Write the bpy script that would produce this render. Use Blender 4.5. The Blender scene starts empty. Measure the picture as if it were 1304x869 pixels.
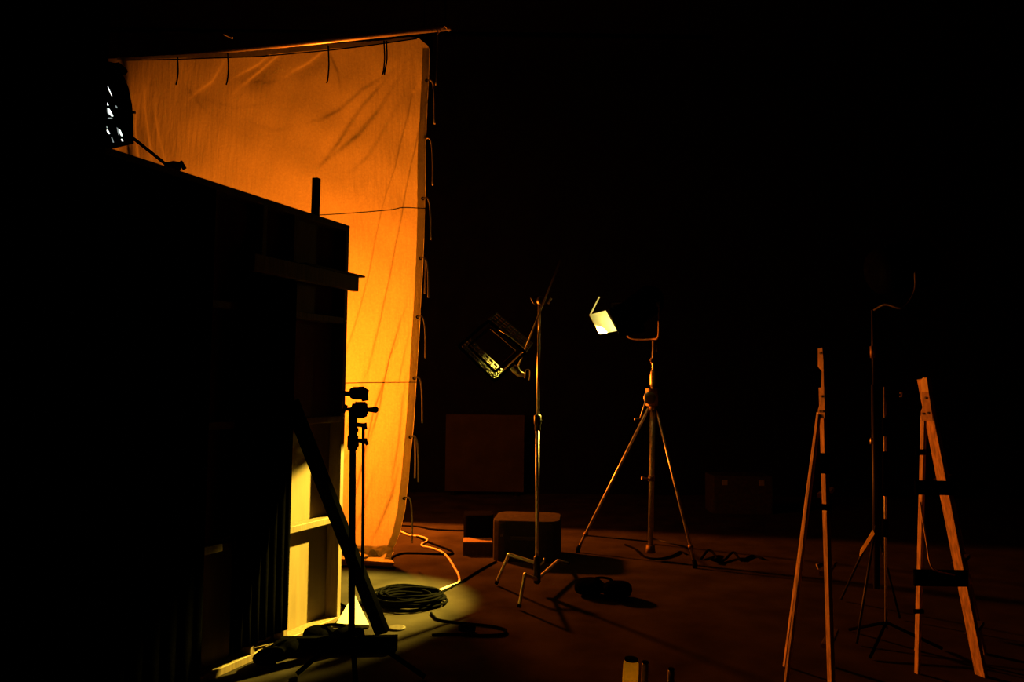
import bpy, math, random
import numpy as np
from mathutils import Vector, Matrix
random.seed(7); rng = np.random.default_rng(11)
S = bpy.context.scene
C = S.collection
W, H = 1304, 869
F = 1014.0                                    # focal length in pixels (28 mm)
PITCH, ROLL, CAMZ = math.radians(3.2), math.radians(0.7), 1.5

# ------------------------------------------------------------------ camera
cam = bpy.data.cameras.new('camera'); cam.sensor_width = 36; cam.lens = 36*F/W
cam.clip_end = 60
co = bpy.data.objects.new('camera', cam); C.objects.link(co)
RM = Matrix.Rotation(math.pi/2+PITCH, 3, 'X') @ Matrix.Rotation(ROLL, 3, 'Z')
co.matrix_world = Matrix.Translation((0, 0, CAMZ)) @ RM.to_4x4()
S.camera = co
CP = Vector((0, 0, CAMZ))
def ray(px, py):
    return RM @ Vector(((px-W/2)/F, -(py-H/2)/F, -1))
def P(px, py, d):                              # the point at depth d (metres along +Y)
    r = ray(px, py); return CP + r*(d/r.y)
def G(px, py, z=0.0):                          # the point on the floor (or at height z)
    r = ray(px, py); return CP + r*((z-CAMZ)/r.z)
def PL(px, py, o, n):                          # the point on a plane
    r = ray(px, py); return CP + r*((o-CP).dot(n)/r.dot(n))

# ------------------------------------------------------------------ materials
MATS = {}
def mat(name, col, rough=.6, metal=0.0, scale=20., amt=.15, bump=.0, stretch=(1, 1, 1), spec=.5, emit=None, es=0, detail=4):
    m = bpy.data.materials.new(name); m.use_nodes = True
    nt = m.node_tree; N = nt.nodes; L = nt.links
    b = N['Principled BSDF']
    b.inputs['Roughness'].default_value = rough; b.inputs['Metallic'].default_value = metal
    b.inputs['Specular IOR Level'].default_value = spec
    tc = N.new('ShaderNodeTexCoord'); mp = N.new('ShaderNodeMapping'); mp.inputs['Scale'].default_value = stretch
    L.new(tc.outputs['Object'], mp.inputs['Vector'])
    nz = N.new('ShaderNodeTexNoise'); nz.inputs['Scale'].default_value = scale; nz.inputs['Detail'].default_value = detail
    L.new(mp.outputs['Vector'], nz.inputs['Vector'])
    rp = N.new('ShaderNodeValToRGB'); rp.color_ramp.elements[0].position = .3; rp.color_ramp.elements[1].position = .7
    rp.color_ramp.elements[0].color = tuple(c*(1-amt) for c in col)+(1,)
    rp.color_ramp.elements[1].color = tuple(min(1, c*(1+amt)) for c in col)+(1,)
    L.new(nz.outputs['Fac'], rp.inputs['Fac']); L.new(rp.outputs['Color'], b.inputs['Base Color'])
    if bump:
        bp = N.new('ShaderNodeBump'); bp.inputs['Strength'].default_value = bump; bp.inputs['Distance'].default_value = .01
        L.new(nz.outputs['Fac'], bp.inputs['Height']); L.new(bp.outputs['Normal'], b.inputs['Normal'])
    if emit:
        b.inputs['Emission Color'].default_value = tuple(emit)+(1,); b.inputs['Emission Strength'].default_value = es
    MATS[name] = m
    return m
M = MATS
mat('concrete_floor', (.024, .0200, .0160), .75, 0, 3.0, .35, .12, spec=.0, detail=8)
mat('black_paint', (.004, .004, .004), .95, 0, 4, .2, .05, spec=.0)
mat('black_cloth', (.0012, .0012, .0012), .98, 0, 60, .3, .2, spec=.0)
mat('pale_wood', (.95, .74, .5), .6, 0, 12, .2, .1, (6, 6, .8), spec=.2)
mat('pine', (.145, .103, .058), .65, 0, 9, .28, .1, (8, 8, .7), spec=.25)
mat('plywood', (.16, .112, .058), .7, 0, 5, .18, .06, (3, 3, .5), spec=.2)
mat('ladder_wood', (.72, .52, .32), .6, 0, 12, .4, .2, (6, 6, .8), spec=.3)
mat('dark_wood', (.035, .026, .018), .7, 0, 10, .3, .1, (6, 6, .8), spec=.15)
mat('black_metal', (.010, .010, .010), .5, .0, 30, .2, .03, spec=.2)
mat('black_stand', (.0018, .0018, .0018), .9, 0, 30, .2, .03, spec=.0)
mat('chrome', (.6, .57, .53), .4, .7, 40, .08, .03)
mat('brushed_steel', (.48, .45, .42), .42, .7, 40, .2, .05)
mat('hinge_steel', (.17, .11, .075), .55, .4, 40, .3, .1)
mat('black_plastic', (.02, .02, .02), .45, 0, 25, .2, .03, spec=.35)
mat('rubber', (.0028, .0028, .0028), .8, 0, 60, .2, .05, spec=.0)
mat('pale_cable', (.55, .42, .34), .4, 0, 30, .1, .02)
mat('case_shell', (.024, .022, .02), .85, 0, 25, .25, .1, spec=.02)
mat('case_mark', (.12, .12, .12), .6, 0, 25, .1)
mat('door_paint', (.85, .85, .82), .7, 0, 10, .05)
mat('white_board', (.42, .41, .39), .7, 0, 10, .03, spec=.2)
mat('tie_tape', (.45, .42, .38), .8, 0, 60, .15, .1, spec=.1)
mat('grey_panel', (.02, .016, .014), .9, 0, 3, .25, .05, spec=.1)
mat('silver_cloth', (.55, .55, .52), .35, .5, 40, .2, .2)
mat('vent_glow', (.8, .8, .8), .5, 0, 10, .0, emit=(.93, 1, .95), es=1.6)
mat('vent_dim', (.5, .5, .5), .5, 0, 10, .0, emit=(.85, 1, .95), es=.25)
mat('lens_glow', (.8, .8, .6), .3, 0, 10, .0, emit=(1, .78, .16), es=17)

def fabric(name, col, trans):
    m = bpy.data.materials.new(name); m.use_nodes = True
    nt = m.node_tree; N = nt.nodes; L = nt.links
    N.remove(N['Principled BSDF']); out = N['Material Output']
    tc = N.new('ShaderNodeTexCoord')
    nz = N.new('ShaderNodeTexNoise'); nz.inputs['Scale'].default_value = 55; nz.inputs['Detail'].default_value = 5
    L.new(tc.outputs['Object'], nz.inputs['Vector'])
    rp = N.new('ShaderNodeValToRGB'); rp.color_ramp.elements[0].position = .3; rp.color_ramp.elements[1].position = .7
    rp.color_ramp.elements[0].color = tuple(c*.86 for c in col)+(1,); rp.color_ramp.elements[1].color = tuple(col)+(1,)
    L.new(nz.outputs['Fac'], rp.inputs['Fac'])
    bp = N.new('ShaderNodeBump'); bp.inputs['Strength'].default_value = .25; bp.inputs['Distance'].default_value = .008
    L.new(nz.outputs['Fac'], bp.inputs['Height'])
    mp = N.new('ShaderNodeMapping'); mp.inputs['Scale'].default_value = (26, 26, 3.2); L.new(tc.outputs['Object'], mp.inputs['Vector'])
    n2 = N.new('ShaderNodeTexNoise'); n2.inputs['Scale'].default_value = 1; n2.inputs['Detail'].default_value = 6; L.new(mp.outputs['Vector'], n2.inputs['Vector'])
    b2 = N.new('ShaderNodeBump'); b2.inputs['Strength'].default_value = .35; b2.inputs['Distance'].default_value = .03
    L.new(n2.outputs['Fac'], b2.inputs['Height']); L.new(b2.outputs['Normal'], bp.inputs['Normal'])
    d = N.new('ShaderNodeBsdfDiffuse'); t = N.new('ShaderNodeBsdfTranslucent'); mx = N.new('ShaderNodeMixShader')
    mx.inputs[0].default_value = trans
    for s in (d, t):
        L.new(rp.outputs['Color'], s.inputs['Color']); L.new(bp.outputs['Normal'], s.inputs['Normal'])
    L.new(d.outputs[0], mx.inputs[1]); L.new(t.outputs[0], mx.inputs[2]); L.new(mx.outputs[0], out.inputs['Surface'])
    MATS[name] = m
fabric('muslin', (.66, .69, .40), .34)
fabric('bottle_plastic', (.8, .72, .08), .75)
fabric('muslin_double', (.6, .62, .37), .30)

# ------------------------------------------------------------------ mesh building
class MB:
    def __init__(s): s.v = []; s.f = []; s.sm = []
    def add(s, v, f, smooth=False):
        b = len(s.v); s.v += [tuple(p) for p in v]
        s.f += [tuple(b+i for i in q) for q in f]; s.sm += [smooth]*len(f); return s
    def tube(s, pts, r, n=10, cap=True):
        pts = [Vector(p) for p in pts]; rr = r if isinstance(r, (list, tuple)) else [r]*len(pts)
        V = []; prev = None
        for i, p in enumerate(pts):
            t = (pts[min(i+1, len(pts)-1)]-pts[max(i-1, 0)])
            t = t.normalized() if t.length > 1e-9 else Vector((0, 0, 1))
            if prev is None:
                a = Vector((0, 0, 1)) if abs(t.z) < .9 else Vector((1, 0, 0))
                u = t.cross(a).normalized()
            else:
                u = (prev - t*prev.dot(t)); u = u.normalized() if u.length > 1e-6 else t.orthogonal().normalized()
            prev = u; w = t.cross(u)
            V += [p + (u*math.cos(2*math.pi*k/n)+w*math.sin(2*math.pi*k/n))*rr[i] for k in range(n)]
        Fc = [(i*n+k, i*n+(k+1) % n, (i+1)*n+(k+1) % n, (i+1)*n+k) for i in range(len(pts)-1) for k in range(n)]
        s.add(V, Fc, True)
        if cap:
            b = len(s.v)-len(V)
            s.f += [tuple(b+k for k in range(n-1, -1, -1)), tuple(b+(len(pts)-1)*n+k for k in range(n))]; s.sm += [False, False]
        return s
    def prism(s, poly, vec):                   # a planar outline swept along vec
        poly = [Vector(p) for p in poly]; vec = Vector(vec); n = len(poly)
        V = poly + [p+vec for p in poly]
        return s.add(V, [tuple(range(n-1, -1, -1)), tuple(range(n, 2*n))] + [(i, (i+1) % n, n+(i+1) % n, n+i) for i in range(n)])
    def beam(s, p0, p1, w, h, side=None, ch=.003):   # a squared timber from p0 to p1; side = direction of its width w
        p0 = Vector(p0); p1 = Vector(p1); t = (p1-p0).normalized()
        sd = Vector(side) if side is not None else (Vector((0, 0, 1)) if abs(t.z) < .9 else Vector((1, 0, 0)))
        a = (sd-t*sd.dot(t)).normalized(); b = t.cross(a)
        x, y, c = w/2, h/2, min(ch, w/4, h/4)
        o = [(-x+c, -y), (x-c, -y), (x, -y+c), (x, y-c), (x-c, y), (-x+c, y), (-x, y-c), (-x, -y+c)]
        return s.prism([p0+a*i+b*j for i, j in o], p1-p0)
    def box(s, c, size, rz=0, ch=.004):
        c = Vector(c); a = Vector((math.cos(rz), math.sin(rz), 0))
        return s.beam(c-Vector((0, 0, size[2]/2)), c+Vector((0, 0, size[2]/2)), size[0], size[1], a, ch)
    def lathe(s, base, prof, axis=(0, 0, 1), n=20):  # prof: (radius, distance along axis)
        ax = Vector(axis).normalized(); base = Vector(base)
        s.tube([base+ax*h for r, h in prof], [max(r, .0005) for r, h in prof], n); return s
    def build(s, name, m, parent=None):
        off = Vector((0, 0, 0)); q = parent
        while q is not None: off += Vector(q.location); q = q.parent
        me = bpy.data.meshes.new(name)
        me.from_pydata([tuple(Vector(p)-off) for p in s.v], [], s.f); me.update()
        me.polygons.foreach_set('use_smooth', s.sm)
        o = bpy.data.objects.new(name, me); me.materials.append(MATS[m]); C.objects.link(o)
        if parent is not None: o.parent = parent
        return o
def tag(o, label, cat, group=None, kind=None):
    o['label'] = label; o['category'] = cat
    if group: o['group'] = group
    if kind: o['kind'] = kind
    return o
def thing(name, label, cat, loc, group=None):
    o = bpy.data.objects.new(name, None); o.empty_display_size = .1; C.objects.link(o); o.location = loc
    return tag(o, label, cat, group)
def struct(name, mb, m):
    o = mb.build(name, m); o['kind'] = 'structure'; return o
def smooth(pts, k=6):                          # Catmull-Rom through the points
    pts = [Vector(p) for p in pts]; q = [pts[0]*2-pts[1]]+pts+[pts[-1]*2-pts[-2]]; out = []
    for i in range(1, len(q)-2):
        a, b, c, d = q[i-1:i+3]
        for j in range(k):
            t = j/k
            out.append(.5*((2*b)+(c-a)*t+(2*a-5*b+4*c-d)*t*t+(3*b-a-3*c+d)*t**3))
    return out+[pts[-1]]
Z = Vector((0, 0, 1))

# ------------------------------------------------------------------ the room
x0, x1, y0, y1, zc = -4.6, 7.2, -1.5, 11.2, 6.0
struct('floor', MB().box(((x0+x1)/2, (y0+y1)/2, -.05), (x1-x0, y1-y0, .1)), 'concrete_floor')
struct('ceiling', MB().box(((x0+x1)/2, (y0+y1)/2, zc+.05), (x1-x0, y1-y0, .1)), 'black_paint')
struct('wall_back', MB().box(((x0+x1)/2, y1+.05, zc/2), (x1-x0, .1, zc)), 'black_paint')
struct('wall_front', MB().box(((x0+x1)/2, y0-.05, zc/2), (x1-x0, .1, zc)), 'black_paint')
struct('wall_left', MB().box((x0-.05, (y0+y1)/2, zc/2), (.1, y1-y0, zc)), 'black_paint')
struct('wall_right', MB().box((x1+.05, (y0+y1)/2, zc/2), (.1, y1-y0, zc)), 'black_paint')

# ------------------------------------------------------------------ the glowing fabric on its frame
FR = P(557, 300, 6.7); FR.z = 0                 # foot of the frame's right-hand post
FU = Vector((-.968, .251, 0)).normalized()      # along the fabric, to its left
FN = Vector((-.251, -.968, 0)).normalized()     # out of the fabric, to the front
FO = FR + FN*.0
def fab(px, py, off=0.0): return PL(px, py, FO+FN*off, FN)
def lerp(tab, x): return np.interp(x, [a for a, b in tab], [b for a, b in tab])
EDGE = [(40, 548), (100, 546.5), (180, 544), (270, 541), (350, 537.5), (430, 533.5), (530, 528), (610, 521), (650, 516), (680, 509), (700, 501), (716, 492)]
TOP = [(90, 75), (165, 73.5), (226, 71), (290, 67), (365, 61.5), (420, 57), (490, 51), (550, 44)]
FOLDS = [  # (pixel polyline, width in pixels, height in metres)
    ([(412, 206), (430, 182), (462, 132), (498, 92)], 4, 0.011), ([(420, 200), (455, 170), (480, 140), (516, 82)], 5, 0.012),
    ([(452, 214), (468, 198), (490, 160), (523, 100)], 4, 0.008), ([(404, 152), (432, 138), (460, 112), (508, 84)], 5, 0.007),
    ([(497, 292), (512, 250), (526, 190), (540, 125)], 5, 0.010), ([(541, 140), (533, 190), (526, 217), (505, 328), (487, 410), (469, 481)], 5, .042),
    ([(528, 120), (506, 217), (490, 267), (473, 353), (455, 417), (430, 485)], 5, .040),
    ([(514, 402), (498, 460), (489, 517), (476, 560)], 4, .030), ([(473, 235), (458, 263), (448, 290)], 4, .008), ([(522, 424), (514, 467), (508, 500)], 3, .012),
    ([(504, 447), (479, 526), (462, 606), (450, 650)], 5, .03), ([(512, 590), (503, 630), (490, 660), (476, 690)], 5, .014),
    ([(448, 578), (421, 620), (405, 660)], 5, .016), ([(470, 470), (440, 560), (420, 600)], 4, .014), ([(519, 480), (509, 570), (500, 620)], 4, .014),
    ([(480, 600), (466, 650), (446, 690)], 4, .010),
    ([(186, 112), (190, 150), (197, 214)], 4, .018), ([(199, 128), (206, 175), (218, 226)], 4, .014), ([(176, 150), (179, 210)], 4, .02), ([(163, 120), (166, 206)], 5, .02),
    ([(150, 80), (152, 206)], 4, .02), ([(226, 76), (240, 110), (262, 140)], 5, .008), ([(290, 72), (272, 105), (240, 130)], 5, .008),
    ([(365, 64), (335, 92), (306, 112)], 4, .014), ([(350, 66), (330, 84), (300, 98)], 3, .010), ([(420, 62), (396, 82), (370, 96)], 4, .012), ([(420, 62), (432, 92), (436, 120)], 4, .008),
    ([(300, 100), (340, 104), (372, 98)], 4, .002), ([(250, 120), (300, 135), (350, 128)], 6, .002), ([(320, 155), (350, 165), (380, 158)], 5, .002),
]
def relief(X, Y):
    h = np.zeros_like(X)
    for pl, w, a in FOLDS:
        best = np.full_like(X, 1e9); tt = np.zeros_like(X); sg = np.zeros_like(X); tot = len(pl)-1
        for i in range(tot):
            (ax, ay), (bx, by) = pl[i], pl[i+1]; dx, dy = bx-ax, by-ay; L = dx*dx+dy*dy
            t = np.clip(((X-ax)*dx+(Y-ay)*dy)/L, 0, 1)
            d = np.hypot(X-ax-t*dx, Y-ay-t*dy); k = d < best
            best = np.where(k, d, best); tt = np.where(k, (i+t)/tot, tt); sg = np.where(k, np.sign((X-ax)*dy-(Y-ay)*dx), sg)
        env = np.sin(np.pi*np.clip(tt*.86+.09, 0, 1))
        ww = np.where(sg > 0, w*3.0, w*.5)
        h += 1.35*a*env*np.exp(-(best/ww)**2)
    # broad billow and fine puckers
    h += .012*np.sin(X*.035+Y*.006)*np.sin(Y*.011+1.0)
    for k in range(10):
        fx, fy, ph = rng.uniform(.03, .16), rng.uniform(.02, .10), rng.uniform(0, 6.28)
        h += .0012*np.sin(X*fx+Y*fy*rng.choice([-1, 1])+ph)
    return h
NC, NR, NX = 310, 360, 26
LEFTPX = 131.0
vv = np.linspace(0, 1, NR); uu = np.linspace(0, 1, NC)
X = np.zeros((NR, NC)); Y = np.zeros((NR, NC))
YB = 696.0
for j in range(NC):
    u = uu[j]
    yt = lerp(TOP, LEFTPX+u*(546-LEFTPX))
    if u > .965: yt += (u-.965)/.035*14           # the corner is cut off at the top right
    Y[:, j] = yt+(YB-yt)*vv
    er = lerp(EDGE, Y[:, j])
    lf = LEFTPX + 3*np.sin(Y[:, j]*.09)+2*np.sin(Y[:, j]*.23)
    X[:, j] = lf+(er-lf)*u
REL = relief(X, Y)
V = []
for i in range(NR):
    for j in range(NC):
        p = fab(X[i, j], Y[i, j]); V.append(p+FN*float(REL[i, j]))
# the foot of the cloth: it reaches the floor and gathers in soft folds towards the front
last = V[-NC:]
lz = [p.z for p in last]
for k in range(1, NX+1):
    t = k/NX
    for j in range(NC):
        p = Vector(last[j]); u = uu[j]
        right = max(0, (u-.70)/.30)
        edge = max(0, (u-.95)/.05)
        ampl = .03+.055*right*(1-.6*edge)
        w = math.sin(j*.19+k*.21)*.6+abs(math.sin(j*.083-k*.16+1))*1.1-.5+math.sin(j*.47+k*.33)*.25
        w2 = math.sin(j*.14-k*.27)*.6+math.sin(j*.31+k*.19)*.4
        fw = ampl*math.sin(math.pi*min(1, t*1.02))**.7*(1+.55*w)
        q = p+FN*max(0, fw)+FU*(.05*w2*math.sin(math.pi*t)*right); q.z = max(.004, lz[j]*(1-t)**(1+.5*w2*(1-t))+.05*right*w*math.sin(math.pi*t)*(1-edge))
        V.append(q)
NT = NR+NX
faces = [(i*NC+j, i*NC+j+1, (i+1)*NC+j+1, (i+1)*NC+j) for i in range(NT-1) for j in range(NC-1)]
sheet = thing('backlit_sheet', 'tall glowing orange muslin sheet hanging from a pipe frame, with loose ties down its edge', 'cloth', FR+FN*.0+FU*1.5)
sheet_cloth = MB().add(V, faces, True).build('cloth', 'muslin', sheet)

def strip(ptsA, ptsB, off):                      # a second layer of cloth lying on the sheet between two pixel lines
    A = np.array(ptsA); B = np.array(ptsB); n = len(A); vs = []
    for a, b in zip(A, B):
        for t in (0, .5, 1):
            q = a+(b-a)*t
            r = relief(np.array([q[0]]), np.array([q[1]]))[0]
            vs.append(fab(q[0], q[1])+FN*float(r+off))
    return MB().add(vs, [(i*3+k, i*3+k+1, i*3+k+4, i*3+k+3) for i in range(n-1) for k in range(2)], True)
rng = np.random.default_rng(11)
ys = np.linspace(62, 706, 160)
strip([(lerp(EDGE, y)-8.5, y) for y in ys], [(lerp(EDGE, y)+.3, y) for y in ys], .012).build('edge_hem', 'muslin_double', sheet)
xs = np.linspace(150, 533, 120)
SEAM = [(150, 77), (226, 75.5), (330, 72), (420, 64), (470, 58), (535, 48.5)]
strip([(x, lerp(TOP, x)+.2) for x in xs], [(x, lerp(SEAM, x)) for x in xs], .012).build('top_hem', 'muslin_double', sheet)
MB().prism([fab(x, y, .04) for x, y in ((520, 47), (551, 42), (551.5, 70), (544.5, 58), (533, 48.5))], FN*.004).build('corner_patch', 'black_cloth', sheet)
MB().tube([fab(x, lerp(SEAM, x), .018) for x in np.linspace(160, 531, 60)], .0055, 6).build('top_cord', 'rubber', sheet)
for x, y0_, y1_, dbl in ((226, 72, 108, 0), (290, 68, 108, 0), (418, 58, 106, 0), (489, 52, 95, 1)):
    for k in range(1+dbl):
        q = [fab(x+k*3.2, y0_, .03), fab(x+.8+k*3, (y0_+y1_)/2, .045), fab(x-.5+k*2, y1_-6, .04), fab(x-2+k*2.5, y1_, .04)]
        MB().tube(smooth(q), .007, 6).build('tie', 'black_cloth', sheet)
for ya, yb, two in ((103, 158, 0), (177, 236, 0), (253, 305, 0), (329, 379, 1), (404, 456, 0), (482, 539, 0), (557, 614, 1), (635, 692, 0)):
    e = lerp(EDGE, ya)
    g = fab(e-3, ya, .02)
    MB().tube([g-FN*.004, g+FN*.012], [.016, .013], 10).build('grommet', 'black_metal', sheet)
    for k in range(1+two):
        q = [fab(e-3, ya, .03), fab(e+2, ya-1, .05), fab(e+5.5-k*3, ya+6, .05), fab(e+7-k*4, ya+(yb-ya)*.5, .05), fab(e+7-k*4.5, yb-k*5, .05)]
        MB().tube(smooth(q), .0065, 6).build('tie', 'tie_tape', sheet)

frame = thing('hanging_pipe', 'long pipe carrying the orange sheet, its underside catching orange light', 'pipe', fab(557, 38, .03))
pr, pl_ = fab(574, 35.5, -.07), fab(112, 85, -.07)
MB().tube([pr, pl_], .021, 12).build('tube', 'brushed_steel', frame)
for px_, py_ in ((150, 81), (345, 60), (540, 39)):
    a = fab(px_, py_, -.07); MB().tube([a, Vector((a.x, a.y, zc))], .004, 6).build('hanger', 'black_stand', frame)
MB().tube(smooth([fab(556, 38, .03), fab(557.5, 44, .05), fab(556.5, 80, .05), fab(555, 108, .05)]), .005, 6).build('rope_tail', 'tie_tape', frame)
MB().tube([fab(557, 44, .05), fab(566, 33, .0), fab(572, 40, -.02)], .004, 6).build('lashing', 'tie_tape', frame)
for (pts) in ([(380, 275.5), (440, 272), (495, 267.5), (513, 264.5), (541, 265.5)], [(400, 489), (470, 487.5), (530, 487)]):
    MB().tube(smooth([fab(x, y, .055) for x, y in pts]), .004, 6).build('cross_cord', 'rubber', frame)
MB().tube([fab(207, 72, -.24), fab(215, 140, -.24), fab(223, 214, -.24), fab(232, 330, -.24)], .02, 10).build('shadow_strip', 'black_cloth', frame)  # strip added unseen behind the sheet to cast a soft dark band

# ------------------------------------------------------------------ the set wall, seen from its back
HW = 2.52
E0 = P(419, 760, 5.14); E0.z = 0
UD = Vector((-.395, -.919, 0)).normalized()     # along the wall, towards the camera
ND = Vector((.919, -.395, 0)).normalized()      # out of the wall's back
def wl(s, n, z): return E0+UD*s+ND*n+Z*z
def on_wall(px, off):                            # how far along the wall a picture column lies
    q = PL(px, 600, E0+ND*off, ND); return (q-E0).dot(UD)
SL = 1.88
sw = thing('set_wall', 'tall plywood set wall seen from behind, timber frame lit yellow at its foot', 'set wall', E0)
MB().prism([wl(0, -.012, 0), wl(SL, -.012, 0), wl(SL, -.012, HW), wl(0, -.012, HW)], ND*.012).build('plywood_sheet', 'plywood', sw)
D_ = .09
for s in (.02, .53, .80, 1.22, 1.55, SL-.02):
    MB().beam(wl(s, D_/2, .04), wl(s, D_/2, HW-.04), .038, D_, UD).build('stud', 'pine', sw)
MB().beam(wl(0, D_/2, .02), wl(SL, D_/2, .02), D_, .04, ND).build('bottom_plate', 'pine', sw)
MB().beam(wl(0, D_/2, HW-.02), wl(SL, D_/2, HW-.02), D_, .04, ND).build('top_plate', 'pine', sw)
for s0, s1 in ((.04, .51), (.55, .78), (.82, 1.20), (1.24, 1.53), (1.57, SL-.04)):
    for z in (.65, 1.275, 1.9):
        MB().beam(wl(s0, .05, z), wl(s1, .05, z), .075, .04, ND).build('nogging', 'pine', sw)
MB().beam(wl(-.055, D_+.022, 2.145), wl(.92, D_+.022, 2.145), .095, .04, Z).build('cross_rail', 'pine', sw)
MB().beam(wl(-.10, D_+.03, 2.198), wl(.5, D_+.03, 2.198), .06, .012, ND).build('cap_strip', 'dark_wood', sw)
q = PL(400, 285, E0-ND*.035, ND); s_ = (q-E0).dot(UD)
zt = PL(402, 227, E0-ND*.035, ND).z
MB().beam(wl(s_, -.035, 1.9), wl(s_-.012, -.035, zt), .042, .04, UD).build('upright_batten', 'dark_wood', sw)
for z in (.5, 1.28, 1.9):
    c = wl(.02, D_, z); MB().tube([c-ND*.004, c+ND*.003], .006, 8).build('screw', 'chrome', sw)

def shade_sheet(name, label, s0, s1, off, z0, z1):  # black sheets added over the wall back where it only lies in shade
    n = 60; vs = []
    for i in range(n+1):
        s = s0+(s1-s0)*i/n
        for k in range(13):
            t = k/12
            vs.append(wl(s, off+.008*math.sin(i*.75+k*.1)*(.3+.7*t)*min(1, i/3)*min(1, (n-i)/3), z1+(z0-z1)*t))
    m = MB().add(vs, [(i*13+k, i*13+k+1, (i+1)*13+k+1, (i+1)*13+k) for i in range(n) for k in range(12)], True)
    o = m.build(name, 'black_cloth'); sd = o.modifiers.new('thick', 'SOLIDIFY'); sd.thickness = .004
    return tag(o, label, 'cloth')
shade_sheet('shade_panel', 'narrow black sheet standing in for the shadow between the two lit bays of the set wall', on_wall(371, D_+.012), on_wall(299, D_+.012), D_+.012, .10, 2.09)
shade_sheet('shade_panel', 'wide black sheet standing in for the unlit near end of the set wall back', on_wall(263, D_+.014), SL, D_+.014, .02, 2.48)

# the brace that props the wall
sb = on_wall(376, .1)
br = thing('wall_brace', 'dark diagonal timber brace propping the back of the set wall', 'brace', wl(sb, .4, 0))
top = P(371, 512, (wl(sb, .10, 0)).y-.02); foot = G(487, 806, .05)
nrm = (foot-top).cross(Z).normalized()
MB().beam(top, foot, .085, .045, ND).build('diagonal', 'black_stand', br)
f1 = G(506, 829); 
MB().beam(wl(sb+.12, .13, .045), Vector((f1.x, f1.y, .045)), .075, .05, Z).build('foot_rail', 'black_stand', br)

# sandbag on the brace foot
def sandbag(name, label, c, L, w, h, rz, m='black_cloth'):
    vs = []; nU, nV = 28, 16; c = Vector(c); ca, sa = math.cos(rz), math.sin(rz)
    for i in range(nU+1):
        t = i/nU*2-1
        mid = 1-.45*math.exp(-(t/.16)**2); end = (1-abs(t)**6)**.5 if abs(t) < 1 else 0
        for k in range(nV):
            a = 2*math.pi*k/nV
            rr = mid*max(end, .02)*(1+.06*math.sin(5*t+3*a))
            x = t*L/2; yy = math.cos(a)*w/2*rr; zz = h*.5+math.sin(a)*h*.5*rr*(1 if math.sin(a) > 0 else .98)
            vs.append((c.x+x*ca-yy*sa, c.y+x*sa+yy*ca, c.z+max(0, zz)))
    o = MB().add(vs, [(i*nV+k, i*nV+(k+1) % nV, (i+1)*nV+(k+1) % nV, (i+1)*nV+k) for i in range(nU) for k in range(nV)], True)
    r = thing(name, label, 'sandbag', c)
    body = o.build('bag', m, r)
    hd = [c+Vector((-.09*ca, -.09*sa, h*.62)), c+Vector((-.05*ca, -.05*sa, h*1.05)), c+Vector((.05*ca, .05*sa, h*1.05)), c+Vector((.09*ca, .09*sa, h*.62))]
    MB().tube(smooth(hd), .009, 6).build('handle', m, r)
    return r
g = G(408, 812)
sandbag('sandbag', 'black sandbag lying on the floor beside the foot of the diagonal brace', (g.x+.10, g.y-.10, 0), .36, .18, .095, .0)
g = wl(.70, .19, 0)
sandbag('sandbag', 'black sandbag on the floor at the foot of the narrow black shade sheet', (g.x, g.y, 0), .36, .13, .085, 1.165)
g = G(768, 760)
sandbag('sandbag', 'black sandbag on the dark floor in front of the crank stand', (g.x, g.y, 0), .42, .22, .12, -.35)

# white board wedge behind the brace
wd = G(452, 796)
wt = G(451, 756, .085)
a, b, c_ = G(428, 799), G(470, 801), Vector(wt)
n3 = (b-a).cross(c_-a).normalized(); n3 = n3 if n3.z > 0 else -n3
tag(MB().prism([a+Z*.022, b+Z*.022, c_+Z*.0], -n3*.018).build('foam_board', 'white_board'), 'bright white triangular board lying tilted on the floor behind the black stand', 'board')

# ------------------------------------------------------------------ black foreground stand
d = 4.25
fs = thing('light_stand', 'black stand with a clamp head silhouetted against the glowing sheet', 'stand', Vector((P(448, 840, d).x, d, 0)))
def pp(x, y, dd=None): return P(x, y, dd if dd else d)
zb = Vector((P(447, 840, d).x, d, .16))
MB().tube([zb, pp(449.3, 560)], .0175, 14).build('pole', 'black_stand', fs)
MB().tube([pp(449, 573), pp(449.3, 556), pp(449.5, 530)], [.026, .0235, .0235], 14).build('sleeve', 'black_stand', fs)
MB().lathe(pp(449, 571), [(.024, 0), (.029, .005), (.029, .06), (.024, .07)]).build('collar', 'black_stand', fs)
MB().tube([pp(450, 566), pp(456.5, 566)], .015, 10).build('knob', 'black_stand', fs)
MB().tube([pp(450, 548), pp(456, 548)], .013, 10).build('knob', 'black_stand', fs)
MB().tube([pp(462.6, 540, d), pp(462.4, 640, d), pp(461.5, 745, d+.02)], .0085, 10).build('arm_rod', 'black_stand', fs)
for yy in (541, 561):
    MB().beam(pp(452, yy), pp(466, yy+1), .022, .02, Z).build('rod_clamp', 'black_stand', fs)
    MB().tube([pp(464, yy-2), pp(466+(yy > 550)*2, yy+6)], [.012, .008], 8).build('clamp_lever', 'black_stand', fs)
MB().lathe(pp(456, 532.5), [(.028, 0), (.046, .008), (.052, .03), (.05, .05), (.034, .062)], Z).build('head_lower', 'black_stand', fs)
MB().tube([pp(449, 522, d-.01), pp(467, 522, d-.01)], [.034, .034], 14).build('grip_disc', 'black_stand', fs)
MB().tube([pp(467, 522), pp(473, 522), pp(479, 522), pp(481.5, 522)], [.012, .014, .018, .010], 10).build('tightening_knob', 'black_stand', fs)
MB().tube([pp(446, 521), pp(441, 521.5)], .009, 8).build('stub', 'black_stand', fs)
MB().beam(pp(441, 516), pp(437, 526), .018, .015).build('wing_lever', 'black_stand', fs)
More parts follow.
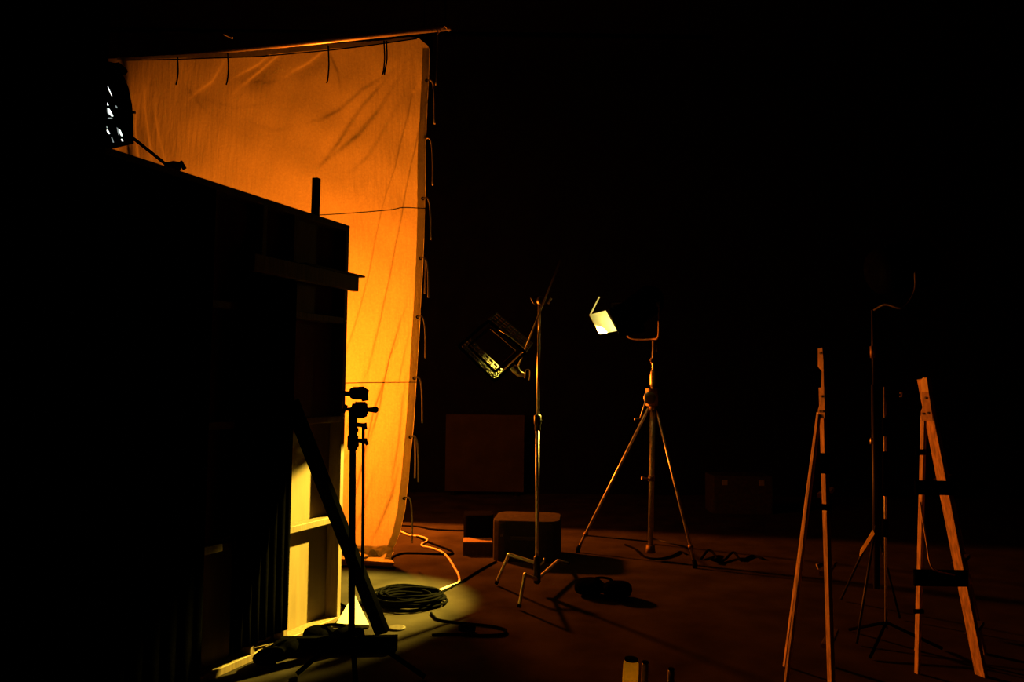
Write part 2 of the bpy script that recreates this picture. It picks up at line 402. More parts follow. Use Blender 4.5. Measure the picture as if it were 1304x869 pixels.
MB().tube([pp(459, 512), pp(459, 518)], [.03, .024], 12).build('neck', 'black_stand', fs)
MB().tube([pp(446, 501.3), pp(450, 501), pp(462, 501), pp(467.5, 503)], [.024, .034, .036, .026], 14).build('head_upper', 'black_stand', fs)
MB().tube([pp(463, 497), pp(465, 511)], [.022, .018], 12).build('head_cheek', 'black_stand', fs)
MB().tube([pp(447, 501.5), pp(440, 501.5), pp(433, 499.5), pp(432, 499.5)], [.013, .013, .010, .007], 8).build('spigot', 'black_stand', fs)
for fx, fy in ((378, 862), (541, 866), (455, 905)):
    f = G(fx, fy); h = Vector((zb.x, zb.y, .2)); e = Vector((f.x, f.y, .014))
    m_ = h.lerp(e, .35); m_.z = .15
    MB().tube(smooth([h, m_, e]), .013, 8).build('leg', 'black_stand', fs)

# ------------------------------------------------------------------ the lamp, arm and stand behind the set wall
d = 4.75
lp = thing('studio_lamp', 'big black lamp above the set wall leaking white light through its vents', 'lamp', P(133, 190, d))
out = [(96, 92), (120, 84), (140, 83), (150, 87), (158, 98), (164, 112), (168, 132), (170, 152), (170.5, 183), (150, 188), (130, 192), (96, 197)]
MB().prism([P(x, y, d) for x, y in out], (P(150, 140, d+.28)-P(150, 140, d))).build('housing', 'black_cloth', lp)
MB().prism([P(x, y, d+.05) for x, y in ((128, 85), (131, 80), (139, 78.5), (146, 80), (151, 79), (153, 83), (150, 88))], Vector((0, .1, 0))).build('bracket', 'black_cloth', lp)
MB().tube([P(168, 143, d+.1), P(172.5, 143.5, d+.1)], .008, 8).build('knob', 'black_metal', lp)
def slit(x, y, w, h, sl, m):
    MB().prism([P(x+a*w/2+sl*b, y+b*h/2, d-.004) for a, b in ((-.55, -1), (.35, -1), (.6, -.4), (.8, 1), (-.2, 1), (-.7, .2))], Vector((0, .006, 0))).build('vent', m, lp)
for x, y, w, h, s_, m in ((129, 118, 4, 9, 1, 'vent_glow'), (134.6, 129.8, 4.4, 8.4, 1.8, 'vent_glow'), (140, 143.2, 5, 9.6, 2, 'vent_glow'), (153, 168.5, 3.5, 9, 1.5, 'vent_glow'),
                          (138, 112.5, 1.3, 19, 4, 'vent_glow'), (129.5, 149, 2.5, 4, .5, 'vent_glow'), (131.7, 154.5, 2.6, 3, .5, 'vent_glow'), (137.5, 168, 3.2, 5, 1, 'vent_glow'),
                          (155.3, 178.5, 2.6, 3, .5, 'vent_glow'), (148, 136, 2.4, 3, .5, 'vent_dim'), (130.5, 131, 2.5, 9, 1, 'vent_dim'), (137, 142, 2.5, 9, 1, 'vent_dim'),
                          (140, 150.5, 8, 1.4, 0, 'vent_dim'), (135.5, 161.5, 2.5, 3, .5, 'vent_dim'), (150, 167, 1.5, 10, 1, 'vent_dim'), (130, 172, 2, 12, 1, 'vent_dim'), (143, 178, 2, 7, 1, 'vent_dim'), (131, 182, 2, 5, .5, 'vent_dim')):
    slit(x, y, w, h, s_, m)
bx = P(132, 195, d)
MB().tube([Vector((bx.x, bx.y+.1, .03)), Vector((bx.x, bx.y+.1, bx.z+.03))], .018, 10).build('pole', 'black_stand', lp)
for k in range(3):
    an = .5+k*2.094; c = Vector((bx.x, bx.y+.1, .5)); e = Vector((bx.x+.4*math.cos(an), bx.y+.1+.4*math.sin(an), .012))
    MB().tube([c, e], .012, 8).build('leg', 'black_stand', lp)

d = 4.55
g0 = P(226, 240, d)
ar = thing('grip_arm', 'thin black grip arm in a clamp head poking above the set wall', 'grip arm', Vector((g0.x, d, 0)))
MB().tube([P(143, 155, d+.06), P(241, 233, d-.12)], .0095, 10).build('arm', 'black_stand', ar)
MB().tube([P(212, 211.5, d-.03), P(221, 211, d-.03), P(229, 211.5, d-.03)], [.022, .027, .024], 14).build('grip_head', 'black_stand', ar)
MB().beam(P(230, 206, d-.05), P(235, 215, d-.05), .022, .018).build('tightening_lever', 'black_stand', ar)
MB().beam(P(212, 211, d-.06), P(207.5, 217.5, d-.06), .02, .018).build('wing_lever', 'black_stand', ar)
MB().tube([Vector((g0.x, d, .2)), P(227, 213, d)], [.016, .012], 10).build('pole', 'black_stand', ar)
for k in range(3):
    an = 2.2+k*2.094; c = Vector((g0.x, d, .3)); e = Vector((g0.x+.3*math.cos(an), d+.3*math.sin(an), .012))
    MB().tube(smooth([c, c.lerp(e, .5)+Z*.06, e]), .012, 8).build('leg', 'black_stand', ar)

# black masking curtain in the left foreground
cy = 3.22; ex = P(127.3, 300, cy).x
vs = []; n = 150
for i in range(n+1):
    x = -4.3+(ex+4.3)*i/n
    for k in range(9):
        t = k/8; vs.append((x, cy+.05*math.sin(i*.62)*(.5+.5*t)*min(1, (n-i)/6)+.015*math.sin(i*.2+k), 3.9*(1-t)+.01*t))
cm = MB().add(vs, [(i*9+k, i*9+k+1, (i+1)*9+k+1, (i+1)*9+k) for i in range(n) for k in range(8)], True)
cr = thing('masking_curtain', 'tall black masking curtain filling the left edge, in front of the set wall', 'curtain', (-3, cy, 0))
cc = cm.build('cloth', 'black_cloth', cr); sd = cc.modifiers.new('thick', 'SOLIDIFY'); sd.thickness = .005
MB().tube([(-4.4, cy, 3.92), (ex+.0, cy, 3.92)], .022, 10).build('rail', 'black_stand', cr)
for x in (-4.35, -3.2, ex-.2):
    MB().tube([(x, cy, 3.92), (x, cy, 6.0)], .006, 6).build('hanger', 'black_stand', cr)

# glint overhead: a clamp on a ceiling pipe
d = 7.2
q = P(290, 46, d)
pb = thing('lighting_pipe', 'dark overhead pipe with one small clamp glinting above the orange sheet', 'pipe', q)
MB().tube([q+Vector((-1.6, .1, .09)), q+Vector((4.5, .1, .09))], .022, 10).build('tube', 'black_cloth', pb)
MB().beam(P(285.5, 43.5, d), P(296, 48.5, d), .016, .02).build('clamp', 'chrome', pb)
for x in (-1.5, 2.0, 4.3):
    MB().tube([q+Vector((x, .1, .09)), Vector((q.x+x, q.y+.1, 6.0))], .006, 6).build('hanger', 'black_stand', pb)

# ------------------------------------------------------------------ C-stand with the arm and the hanging crate lamp
d = 5.85
hub = P(684, 735, d); hx = hub.x
cs = thing('c_stand', 'slim chrome grip stand with bent legs in front of the black case', 'stand', Vector((hx, d, 0)))
ptop = P(686.8, 386, d)
MB().tube([Vector((hx, d, .09)), P(684.6, 545, d)], .0135, 12).build('pole', 'chrome', cs)
MB().tube([P(684.6, 545, d), ptop], .0105, 12).build('riser', 'chrome', cs)
MB().lathe(P(684.6, 549, d), [(.016, 0), (.021, .006), (.021, .045), (.026, .05), (.026, .11), (.014, .12)]).build('collar', 'black_metal', cs)
MB().tube([P(685, 537, d), P(690.5, 536, d-.03)], .008, 8).build('knob', 'black_metal', cs)
MB().lathe(Vector((hx, d, .07)), [(.018, 0), (.026, .01), (.026, .19), (.018, .2)]).build('leg_collar', 'black_metal', cs)
MB().tube([P(685, 722, d), P(692, 716, d-.02), P(693.5, 711, d-.02)], .007, 8).build('leg_lever', 'chrome', cs)
for hz, bend, ft in ((.215, P(648, 706.5, 5.93), G(632, 746)), (.10, P(668.5, 732, 5.46), G(661, 777)), (.10, None, G(724, 720))):
    c = Vector((hx, d, hz)); ft = Vector(ft); ft.z = .015
    if bend is None:
        bend = c.lerp(ft, .62); bend.z = .11
    pts = [c, c.lerp(bend, .5), bend+(c-bend).normalized()*.035, bend, bend+(ft-bend).normalized()*.035, bend.lerp(ft, .6), ft]
    lg = MB().tube(smooth(pts, 4), .0125, 10).build('leg', 'chrome', cs)
    MB().tube([ft, ft.lerp(bend, .1)], .0145, 8).build('foot_cap', 'rubber', lg)
gh = P(690, 383, d-.03)
MB().tube([P(687, 383, d-.02), P(693, 383, d-.05)], [.032, .032], 14).build('grip_head', 'black_metal', cs)
MB().tube([P(683, 389, d), P(679, 385, d), P(676.5, 379, d)], [.006, .006, .008], 8).build('lever', 'black_metal', cs)
MB().tube([P(698, 387, d-.05), P(702, 380, d-.05)], [.007, .009], 8).build('lever', 'chrome', cs)
MB().tube([P(687.3, 397, d-.02), P(687.2, 423, d-.02)], .0075, 8).build('spigot', 'chrome', cs)
arm0, arm1 = P(714, 331, d-.22), P(657, 474, d+.06)
MB().tube([arm0, arm1], .006, 8).build('arm', 'brushed_steel', cs)

cl = thing('crate_lamp', 'black latticed box tilted on its corner hanging from the grip stand arm', 'lamp housing', P(628, 448, 5.95))
fc = [P(622, 409, 5.80), P(584, 441, 5.78), P(630, 486, 5.80), P(669, 449, 5.84)]
dv = Vector((.055, .27, .085))
bc = [p+dv for p in fc]
for k in range(4):                               # four latticed sides
    a, b, a2, b2 = fc[k], fc[(k+1) % 4], bc[k], bc[(k+1) % 4]
    m_ = MB(); L_ = (b-a).length; nrm_ = (b-a).cross(dv).normalized()
    for t in (0.02, .28, .52, .76, .98):
        m_.beam(a.lerp(a2, t), b.lerp(b2, t), .022, .007, dv)
    for j in range(9):
        t = j/8; m_.beam(a.lerp(b, t), a2.lerp(b2, t), .014, .006, (b-a))
    m_.build('side_panel', 'black_plastic', cl)
m_ = MB()
for k in range(4): m_.beam(fc[k], fc[(k+1) % 4], .02, .02)
m_.build('front_rim', 'black_stand', cl)
ic = sum((Vector(p) for p in fc), Vector())/4
inn = [ic+(p-ic)*.74+dv*.12 for p in fc]
m_ = MB()
for k in range(4): m_.beam(inn[k], inn[(k+1) % 4], .018, .01)
m_.build('inner_frame', 'black_metal', cl)
n_ = (fc[2]-fc[1]).cross(dv).normalized()
off_in = (ic-fc[1].lerp(fc[2], .5)).normalized()*-.010
MB().prism([fc[1].lerp(fc[2], .06)+dv*.08+off_in, fc[1].lerp(fc[2], .96)+dv*.08+off_in, fc[1].lerp(fc[2], .96)+dv*.85+off_in, fc[1].lerp(fc[2], .06)+dv*.85+off_in], off_in.normalized()*.003).build('silver_lining', 'silver_cloth', cl)
MB().tube([P(651, 467, 5.88), P(656, 470, 5.86), P(661, 476, 5.86), P(668, 478, 5.86)], [.02, .032, .024, .018], 12).build('mount', 'brushed_steel', cl)
MB().tube(smooth([P(668, 482, 5.86), P(669.5, 472, 5.86), P(674, 471.5, 5.86), P(674.5, 478, 5.86), P(673.5, 485, 5.86)]), .004, 6).build('hook', 'chrome', cl)
MB().tube([P(635, 420, 5.75), P(651, 430, 5.76), P(670, 446, 5.80)], .004, 6).build('bail', 'brushed_steel', cl)

# ------------------------------------------------------------------ crank stand with the barn-door lamp
d = 7.0
cb = P(828, 698, d)
ck = thing('crank_stand', 'tall tripod crank stand carrying the barn-door lamp', 'stand', Vector((cb.x, d, 0)))
def cp(x, y, dd=0): return P(x, y, d+dd)
MB().tube([cp(828.2, 703), cp(831.2, 520)], .024, 14).build('column', 'brushed_steel', ck)
MB().tube([cp(831.2, 520), cp(831.4, 488)], .016, 12).build('column_inner', 'brushed_steel', ck)
MB().tube([cp(831.6, 492), cp(832, 434)], .012, 12).build('riser', 'brushed_steel', ck)
MB().tube([cp(831.3, 493), cp(831.4, 489), cp(831.6, 478), cp(831.6, 474), cp(831.6, 471)], [.020, .027, .027, .022, .014], 14).build('sleeve', 'brushed_steel', ck)
MB().tube([cp(831, 463), cp(831, 456)], .019, 12).build('upper_collar', 'hinge_steel', ck)
MB().tube([cp(830, 460, -.01), cp(828, 459, -.03)], .010, 8).build('knob', 'hinge_steel', ck)
MB().tube([cp(836, 448), cp(835.6, 440)], .007, 8).build('lock_pin', 'chrome', ck)
MB().box(cp(830.5, 506), (.10, .08, .15), .3, .012).build('winch_box', 'hinge_steel', ck)
MB().lathe(cp(826.5, 507, -.08), [(.03, 0), (.055, .003), (.055, .02), (.03, .024)], (.3, -1, 0)).build('winch_wheel', 'brushed_steel', ck)
MB().tube([cp(831, 516), cp(831, 523)], .036, 14).build('leg_collar', 'hinge_steel', ck)
MB().tube([cp(822, 512, -.12), cp(819.5, 520, -.12), cp(815, 534, -.12)], .008, 8).build('crank', 'brushed_steel', ck)
MB().tube([cp(815, 534, -.12), cp(808, 534, -.14)], .009, 8).build('crank_grip', 'hinge_steel', ck)
for i, (sx, sy, ft) in enumerate(((826, 520, G(736, 704)), (835.5, 520, G(885, 724)), (832, 519, Vector((cb.x+.13, d+.7, 0))))):
    tp = cp(sx, sy); ft = Vector(ft); ft.z = .03
    lg = MB().tube([tp, ft], .0125, 10).build('leg', 'brushed_steel', ck)
    MB().tube([ft-Z*.028, ft, ft.lerp(tp, .03)], [.02, .022, .016], 10).build('foot', 'rubber', lg)
    MB().tube([cp(828.4, 690-4*i), tp.lerp(ft, .90)], .007, 6).build('brace', 'black_metal', ck)
    MB().tube([tp.lerp(ft, .88), tp.lerp(ft, .90)], .02, 8).build('leg_clamp', 'hinge_steel', lg)
MB().tube([cp(829.4, 613), cp(829.5, 606)], .031, 12).build('mid_collar', 'hinge_steel', ck)
MB().tube([cp(829, 610), cp(822, 609.5, -.03), cp(817, 609, -.04)], [.008, .008, .014], 8).build('knob', 'hinge_steel', ck)
MB().tube([cp(828.2, 704), cp(828.2, 694)], [.045, .036], 14).build('base_collar', 'hinge_steel', ck)

# the lamp head with yoke and barn doors
AX = Vector((-.65, -.60, -.47)).normalized()
LC = P(799, 403, 6.86)                            # lens centre
lh = thing('barn_door_lamp', 'black lamp head on the crank stand with one brightly lit yellow barn door', 'lamp', P(829, 432, 7.0))
side = AX.cross(Z).normalized(); upv = side.cross(AX).normalized()
MB().lathe(LC-AX*.44, [(.06, 0), (.11, .02), (.135, .07), (.135, .38), (.128, .39), (.128, .425), (.11, .427)], AX, 24).build('housing', 'black_stand', lh)
MB().lathe(LC-AX*.010, [(.10, 0), (.10, .003), (.07, .008), (.02, .012)], AX, 24).build('lens', 'lens_glow', lh)
m_ = MB()
for k in range(4):
    a = math.pi/4+k*math.pi/2
    r0 = LC+(side*math.cos(a)+upv*math.sin(a))*.185; a += math.pi/2
    r1 = LC+(side*math.cos(a)+upv*math.sin(a))*.185
    m_.beam(r0, r1, .014, .012, AX)
m_.build('door_frame', 'black_stand', lh)
q = [P(750.5, 401, 6.74), P(763.5, 425.5, 6.72), P(785.5, 421.5, 6.93), P(771.5, 395.5, 6.96)]
nn = (q[1]-q[0]).cross(q[3]-q[0]).normalized(); nn = nn if nn.dot(LC-q[0]) > 0 else -nn
o = MB().prism(q, -nn*.004).build('barn_door', 'door_paint', lh); o['label'] = 'brightly lit inner face of the far barn door'
q2 = [P(750.5, 401, 6.74), P(762, 378, 6.80), P(763.5, 378.6, 6.87), P(752.6, 400.4, 6.80)]
MB().prism(q2, Vector((.004, 0, .001))).build('barn_door', 'door_paint', lh)
# near and lower doors, black, seen from outside
perp = -(AX.cross(upv)); perp = perp if perp.y < 0 else -perp
base = LC+perp*.135
MB().prism([base+upv*.17, base+upv*.17+AX*.24-perp*.102, base-upv*.10+AX*.22-perp*.097, base-upv*.15], perp*.004).build('barn_door', 'black_stand', lh)
base = LC+upv*.14
MB().prism([base+perp*.12, base+perp*.08+AX*.15+upv*.05, base-perp*.02+AX*.15+upv*.05, base-perp*.12], upv*.004).build('barn_door', 'black_stand', lh)
yk = P(832, 432, 7.0)
hc = LC-AX*.24
s1, s2 = hc+side*.175, hc-side*.175
zz = yk.z
MB().tube(smooth([s1, Vector((s1.x, s1.y, zz+.06)), Vector((s1.x*.75+yk.x*.25, s1.y*.75+yk.y*.25, zz+.005)), yk, Vector((s2.x*.75+yk.x*.25, s2.y*.75+yk.y*.25, zz+.005)), Vector((s2.x, s2.y, zz+.06)), s2], 5), .009, 8).build('yoke', 'hinge_steel', lh)
for s in (s1, s2): MB().tube([s+(hc-s)*.25, s+(s-hc)*.12], .022, 10).build('tilt_knob', 'black_metal', lh)
MB().beam(P(809.5, 379.5, 6.86), P(814, 386.5, 6.86), .010, .008).build('vent', 'vent_dim', lh)
MB().beam(P(816.8, 391.8, 6.86), P(818.5, 394, 6.86), .010, .008).build('vent', 'vent_dim', lh)

# ------------------------------------------------------------------ boxes on the floor
def rounded_box(c, sx, sy, sz, rz, ch, n=4):
    c = Vector(c); ca, sa = math.cos(rz), math.sin(rz); poly = []
    for qx, qy, a0 in ((1, 1, 0), (-1, 1, 90), (-1, -1, 180), (1, -1, 270)):
        for k in range(n+1):
            a = math.radians(a0+90*k/n); x = qx*(sx/2-ch)+ch*math.cos(a); y = qy*(sy/2-ch)+ch*math.sin(a)
            poly.append((x, y))
    V = []; rows = [(0, 1), (sz-.02, 1), (sz-.006, .992), (sz, .97)]
    for z, k in rows: V += [(c.x+(x*ca-y*sa)*k, c.y+(x*sa+y*ca)*k, c.z+z) for x, y in poly]
    m = len(poly); f = [(i*m+j, i*m+(j+1) % m, (i+1)*m+(j+1) % m, (i+1)*m+j) for i in range(len(rows)-1) for j in range(m)]
    return MB().add(V, f+[tuple(range(m-1, -1, -1)), tuple(range((len(rows)-1)*m, len(rows)*m))])
c = P(672, 700, 7.12); c.z = 0
big = thing('equipment_case', 'large black equipment case with an orange-lit top behind the grip stand', 'case', c)
rz = -.10
rounded_box(c, .58, .52, .345, rz, .11, 3).build('body', 'case_shell', big)
ca, sa = math.cos(rz), math.sin(rz)
def lc(x, y, z): return Vector((c.x+x*ca-y*sa, c.y+x*sa+y*ca, z))
MB().beam(lc(-.13, -.262, .2), lc(.13, -.262, .2), .03, .02, Z).build('handle', 'black_plastic', big)
m_ = MB()
for k in range(5):
    xx = -.262+.012*k; m_.box(lc(xx+.012, -.213-.012*k, .222-.006*(k % 2)), (.007, .004, .022-.006*(k % 2)), rz-.78, .001)
m_.build('lettering', 'case_mark', big)
for x in (-.2, .2):
    MB().box(lc(x, -.262, .3), (.05, .012, .05), rz).build('latch', 'black_metal', big)
c = P(609, 680, 7.49); c.z = 0
b1 = thing('black_box', 'smaller black box standing left of the large equipment case', 'box', c)
rounded_box(c, .26, .28, .31, .12, .04).build('body', 'black_stand', b1)
c = P(608.5, 697, 7.22); c.z = 0
ab = thing('apple_box', 'low wooden box with a lit top edge in front of the smaller black box', 'box', c)
rounded_box(c, .27, .22, .11, .06, .012).build('body', 'dark_wood', ab)
MB().prism([c+Vector((-.130, -.110, .110)), c+Vector((.130, -.098, .110)), c+Vector((.122, .108, .110)), c+Vector((-.136, .095, .110))], Z*.006).build('lid', 'pine', ab)

# dim panel on the back wall
a, b = P(568, 528, 10.9), P(667, 627, 10.9)
bp_ = thing('flat_panel', 'dim reddish square board standing against the dark back wall', 'board', Vector(((a.x+b.x)/2, 10.9, 0)))
MB().box(((a.x+b.x)/2, 10.93, (a.z+b.z)/2), (b.x-a.x, .03, a.z-b.z)).build('board', 'grey_panel', bp_)
for x in (a.x+.1, b.x-.1): MB().beam((x, 10.97, 0), (x, 10.97, a.z-.1), .05, .04).build('support', 'black_paint', bp_)
a, b = P(908, 606, 9.6), P(985, 652, 9.6)
dc = thing('storage_case', 'faint grey case on the dark floor behind the crank stand', 'case', Vector(((a.x+b.x)/2, 9.8, 0)))
rounded_box(((a.x+b.x)/2, 9.8, 0), b.x-a.x, .4, a.z, 0, .02).build('body', 'case_shell', dc)
for k in (-.22, .22): MB().box(((a.x+b.x)/2+k, 9.595, a.z-.08), (.06, .015, .06)).build('latch', 'case_mark', dc)

# ------------------------------------------------------------------ cables
def cable(name, label, pts, r, m, lift=()):
    w = [G(x, y, r) for x, y in pts]
    for i, z in lift: w[i].z += z
    return tag(MB().tube(smooth(w, 6), r, 8).build(name, m), label, 'cable')
cable('cable', 'pale zigzag cable running from the sheet corner across the orange floor', [(506, 675), (521, 682), (534, 683.5), (543, 686.5), (543, 690), (537.5, 693), (538.5, 696), (550, 698.5), (562, 703), (571, 711), (579, 724), (584, 733), (584, 742), (570, 748), (548, 757), (528, 764)], .010, 'pale_cable')
cable('cable', 'dark looping cable lying just in front of the sheet corner', [(512, 677.5), (530, 683), (548, 691.5), (568, 699), (576, 703), (574, 706), (560, 706), (535, 705), (514, 705), (503, 708), (497, 713)], .009, 'rubber')
cable('cable', 'straight dark cable from the sheet edge to the smaller black box', [(508, 669.5), (533, 671), (548, 674), (570, 675.5), (594, 676)], .009, 'rubber')
cable('cable', 'dark cable stretching from the large case to the coil', [(632, 715), (610, 727), (586, 742), (560, 755), (540, 759), (522, 763)], .008, 'rubber')
cable('cable', 'dark cable loop with a plug on the floor near the coil', [(549, 781), (553, 786), (560, 790), (585, 793.5), (620, 797), (640, 801), (644, 805), (637, 808.5), (610, 809.5), (575, 808), (550, 809)], .008, 'rubber')
cable('cable', 'short dark cable curling out from the foot of the set wall', [(417.5, 752), (423, 760), (432, 768), (444, 775)], .008, 'rubber')
cable('cable', 'dark cable lying along the bottom of the sheet', [(420, 722), (450, 721.5), (480, 722.5), (503, 724)], .009, 'rubber')
cable('cable', 'thin cable snaking under the crank stand', [(796, 694), (808, 699), (820, 709), (838, 712), (856, 708), (866, 703), (874, 706)], .009, 'rubber')
cable('cable', 'dark cable heap right of the crank stand foot', [(893, 712), (903, 705), (913, 712), (905, 717), (920, 715), (934, 708), (944, 714), (958, 708), (972, 712)], .011, 'rubber', ((1, .03), (3, .03), (5, .03)))
g = G(594, 806); 
tag(MB().tube([Vector((g.x-.05, g.y, .024)), Vector((g.x-.02, g.y, .026)), Vector((g.x+.05, g.y+.02, .024))], [.014, .024, .022], 10).build('cable_plug', 'rubber'), 'black plug on the floor inside the cable loop', 'plug')
# coil
g = G(521, 768.5); pts = []
for k in range(15*28):
    a = 2*math.pi*k/28; lp_ = k/28
    r = .20+.03*math.sin(lp_*2.4)+.012*math.sin(3*a+lp_); ox = .02*math.sin(lp_*1.7)
    pts.append(Vector((g.x+ox+r*1.05*math.cos(a), g.y+.02*math.cos(lp_*2.1)+r*.92*math.sin(a), .012+.0042*lp_+.004*math.sin(a*2+lp_*2))))
pts += smooth([pts[-1], Vector((g.x-.15, g.y-.12, .02)), Vector((g.x-.33, g.y-.06, .01)), Vector((g.x-.30, g.y+.03, .01)), Vector((g.x-.22, g.y+.08, .01))])
tag(MB().tube(pts, .0085, 6).build('cable_coil', 'rubber'), 'coil of dark cable on the floor beside the diagonal brace', 'cable')
g = G(505, 801)
tag(MB().lathe((g.x, g.y, .0), [(.056, 0), (.056, .008), (.04, .011)], Z, 24).build('tape_disc', 'dark_wood'), 'small flat round disc on the floor beside the brace foot', 'disc')

# ------------------------------------------------------------------ the two wooden A-frame ladders
def ladder(name, label, d, apex, front, rear, plate, tw, tn, topend, bars):
    root = thing(name, label, 'ladder', Vector((P(apex[0], apex[1], d).x, d+.15, 0)))
    back = .36
    def far(p):                                   # the second side frame, one tread length further off
        p = Vector(p); k = (d+back)/d; return Vector((p.x*k, p.y*k, p.z))
    A = P(*apex, d); Fb = Vector(G(*front)); Rb = Vector(G(*rear)); RT = P(*topend, d)
    n = Vector((-.94, -.34, 0)); wd_ = Vector((.34, -.94, 0))
    for k in (0, 1):
        f = far if k else (lambda p: Vector(p))
        MB().beam(f(A), f(Fb), tw, .024, wd_).build('front_rail', 'ladder_wood', root)
        MB().beam(f(RT)+n*.004, f(Rb)+n*.004, tn, .018, wd_).build('rear_leg', 'ladder_wood', root)
        h = MB().prism([f(PL(x, y, A+n*.022, n)) for x, y in plate], -n*.006).build('hinge_plate', 'hinge_steel', root)
        for x, y in bars['rivets']:
            c = f(PL(x, y, A+n*.022, n)); MB().tube([c-n*.001, c+n*.004], .006, 8).build('rivet', 'black_metal', h)
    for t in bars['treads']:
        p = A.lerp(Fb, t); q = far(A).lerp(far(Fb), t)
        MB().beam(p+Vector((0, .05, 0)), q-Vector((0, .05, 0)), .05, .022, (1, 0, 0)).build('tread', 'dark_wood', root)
    for (xa, ya, xb, yb, w) in bars['braces']:
        MB().beam(P(xa, ya, d-.03), P(xb, yb, d-.03), w, .014, Z).build('spreader_bar', 'black_stand', root)
    return root
ladder('step_ladder', 'wooden folding ladder at the right edge, pale wood end above its hinge plate', 4.25,
       (1175.5, 483), (1250, 861), (1169, 858), [(1173.5, 499), (1182.5, 499), (1188, 536), (1174, 536), (1172.5, 527), (1175.5, 519)], .064, .028, (1177, 530),
       {'rivets': [(1179, 507), (1182, 526), (1176, 527)], 'treads': [.35, .64, .88],
        'braces': [(1165, 621, 1216, 622, .075), (1164, 736, 1232, 737, .085), (1166, 576, 1178, 576, .03), (1164, 779, 1176, 779, .022)]})
ladder('step_ladder', 'nearer wooden folding ladder with a tall hinge bracket, left of the other ladder', 3.96,
       (1047.5, 494), (1059, 882), (1000.5, 882), [(1041.5, 444), (1047, 443), (1048.5, 460), (1048.5, 470), (1050.5, 533), (1043, 533), (1041.5, 525), (1045, 513), (1045.5, 495), (1046.5, 471), (1041.5, 464)], .034, .020, (1043.5, 528),
       {'rivets': [(1045, 450), (1046.5, 505), (1048, 524), (1044.5, 524)], 'treads': [.36, .62, .86],
        'braces': [(1044, 590, 1056, 591, .10), (1046, 646, 1058, 647, .03)]})
MB_ = MB().tube([P(1048, 719, 3.9), P(1042, 721.5, 3.9), P(1040.5, 722, 3.9)], [.009, .014, .014], 8)
lk = [o for o in C.objects if o.name.startswith('step_ladder')][-1]
rk = [o for o in C.objects if o.name.startswith('step_ladder')][0]
nl = Vector((-.94, -.34, 0)); Ao = P(1175.5, 483, 4.25)+nl*.014
MB().prism([PL(x, y, Ao, nl) for x, y in ((1172.5, 486), (1174, 483), (1176, 480.5), (1178, 482), (1180, 481), (1182.5, 499), (1173.5, 499))], -nl*.03).build('rail_end', 'pale_wood', rk)
MB_.build('peg', 'ladder_wood', lk)
MB().tube(smooth([P(1172, 640, 4.2), P(1180, 690, 4.2), P(1188, 724, 4.2), P(1216, 733, 4.2)]), .005, 6).build('cord', 'ladder_wood', [o for o in C.objects if o.name.startswith('step_ladder')][0])

# ------------------------------------------------------------------ dark stands between the ladders
d = 5.3
b = P(1114, 560, d)
s1_ = thing('light_stand', 'thick black stand with a dark lamp head, barely visible between the ladders', 'stand', Vector((b.x, d, 0)))
MB().tube([Vector((b.x, d, .2)), P(1113.5, 490, d)], .021, 12).build('pole', 'black_metal', s1_)
MB().tube([P(1113.5, 492, d), P(1112, 395, d)], .014, 12).build('riser', 'black_metal', s1_)
MB().tube([P(1112, 456, d), P(1111.5, 441, d)], .019, 10).build('collar', 'hinge_steel', s1_)
MB().tube([P(1110, 558, d-.03), P(1109.5, 566, d-.03)], .009, 8).build('knob', 'chrome', s1_)
hc2 = P(1158, 335, d)
MB().lathe(hc2-Vector((.22, .0, .07)), [(.08, 0), (.15, .02), (.17, .12), (.17, .36), (.12, .42), (.05, .44)], (1, .25, .25), 24).build('lamp_head', 'black_cloth', s1_)
MB().tube(smooth([P(1112, 396, d), P(1128, 388, d-.1), P(1150, 392, d-.2), P(1165, 372, d-.2), P(1166, 345, d-.2)]), .010, 8).build('yoke', 'black_metal', s1_)
for e in (G(1091, 822), G(1146, 790), Vector((b.x-.05, d+.45, 0))):
    e = Vector(e); e.z = .012; MB().tube([Vector((b.x, d, .62)), e], .008, 8).build('leg', 'black_metal', s1_)
d = 4.75
b = P(1127.5, 720, d)
s2_ = thing('light_stand', 'slim metal rod stand beside the thick black stand between the ladders', 'stand', Vector((b.x, d, 0)))
MB().tube([Vector((b.x, d, .1)), P(1126.5, 493, d)], .008, 10).build('pole', 'brushed_steel', s2_)
MB().tube([P(1127, 532, d), P(1127, 556, d)], .017, 10).build('sleeve', 'black_stand', s2_)
MB().tube([P(1127, 575, d), P(1127.5, 632, d)], .017, 10).build('sleeve', 'black_stand', s2_)
MB().tube([P(1127, 661, d), P(1127.5, 684, d)], .017, 10).build('sleeve', 'black_stand', s2_)
MB().tube([P(1126.5, 506, d), P(1146, 503, d-.03)], .006, 8).build('side_arm', 'black_stand', s2_)
MB().tube([P(1147.5, 500, d-.03), P(1147, 506, d-.03)], .008, 8).build('pin', 'chrome', s2_)
MB().prism([P(x, y, d+.1) for x, y in ((1112, 676), (1114, 680), (1100, 702), (1095, 709), (1096, 702))], Vector((.01, .03, 0))).build('flag_corner', 'bottle_plastic', s2_)
for k in range(3):
    an = 1.9+k*2.094; MB().tube([Vector((b.x, d, .14)), Vector((b.x+.3*math.cos(an), d+.3*math.sin(an), .012))], .009, 8).build('leg', 'black_stand', s2_)

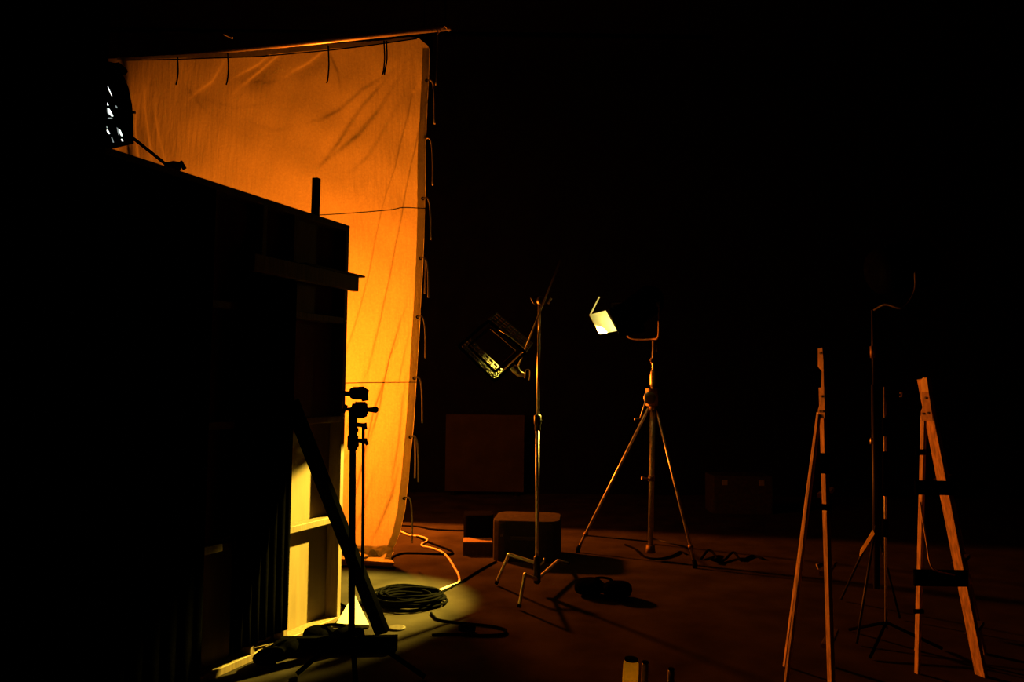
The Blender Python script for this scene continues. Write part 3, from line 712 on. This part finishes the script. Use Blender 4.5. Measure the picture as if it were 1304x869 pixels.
# ------------------------------------------------------------------ bottles at the bottom edge
def bottle(label, px, py, d, r, m, tilt, group=None):
    t = P(px, py, d); b = Vector((t.x-tilt, d, 0))
    o = thing('bottle', label, 'bottle', b)
    ax = (t-b); L = ax.length
    MB().lathe(b, [(r*.9, 0), (r, .01), (r, L*.80), (r*.97, L*.93), (r*.85, L*.965)], ax, 18).build('body', m, o)
    MB().lathe(b+ax.normalized()*L*.96, [(r*.86, 0), (r*.86, L*.035), (r*.7, L*.04)], ax, 18).build('cap', 'black_stand', o)
bottle('yellow-green plastic bottle cut off by the bottom edge of the picture', 804, 838, 3.55, .034, 'bottle_plastic', .015)
bottle('dark reddish bottle right beside the yellow-green bottle', 822, 842, 3.62, .016, 'hinge_steel', .01)
bottle('dark reddish bottle standing apart, rightmost of the three bottles', 855, 851, 3.62, .015, 'hinge_steel', .01)

# ------------------------------------------------------------------ light
def spot(name, loc, aim, power, col, size, blend, rad):
    l = bpy.data.lights.new(name, 'SPOT'); l.energy = power; l.color = col; l.spot_size = math.radians(size); l.spot_blend = blend; l.shadow_soft_size = rad
    o = bpy.data.objects.new(name, l); C.objects.link(o); o.location = loc
    o.rotation_euler = (Vector(aim)-Vector(loc)).to_track_quat('-Z', 'Y').to_euler(); return o
L1 = Vector((-1.42, 8.32, 1.52))
spot('orange_lamp', L1, L1+Vector((-.12, -.93, -.30)), 1230, (1, .175, .008), 179, .07, .10)
spot('yellow_lamp', LC+AX*.11, (-1.38, 5.42, .22), 7200, (1, .70, .07), 42, .5, .035)
spot('bottle_spot', LC+AX*.03+Vector((0, -.02, -.16)), (.53, 3.55, .28), 230, (1, .80, .06), 9, .6, .03)  # added narrow spot that lights only the yellow-green bottle

w = bpy.data.worlds.new('world'); S.world = w; w.use_nodes = True
w.node_tree.nodes['Background'].inputs['Color'].default_value = (0, 0, 0, 1)
w.node_tree.nodes['Background'].inputs['Strength'].default_value = 0
vs_ = S.view_settings; S.display_settings.display_device = 'sRGB'
vs_.view_transform = 'Standard'; vs_.look = 'None'; vs_.exposure = 0; vs_.gamma = 1; vs_.use_curve_mapping = False
S.cycles.use_denoising = True; S.cycles.max_bounces = 8; S.cycles.sample_clamp_indirect = 4
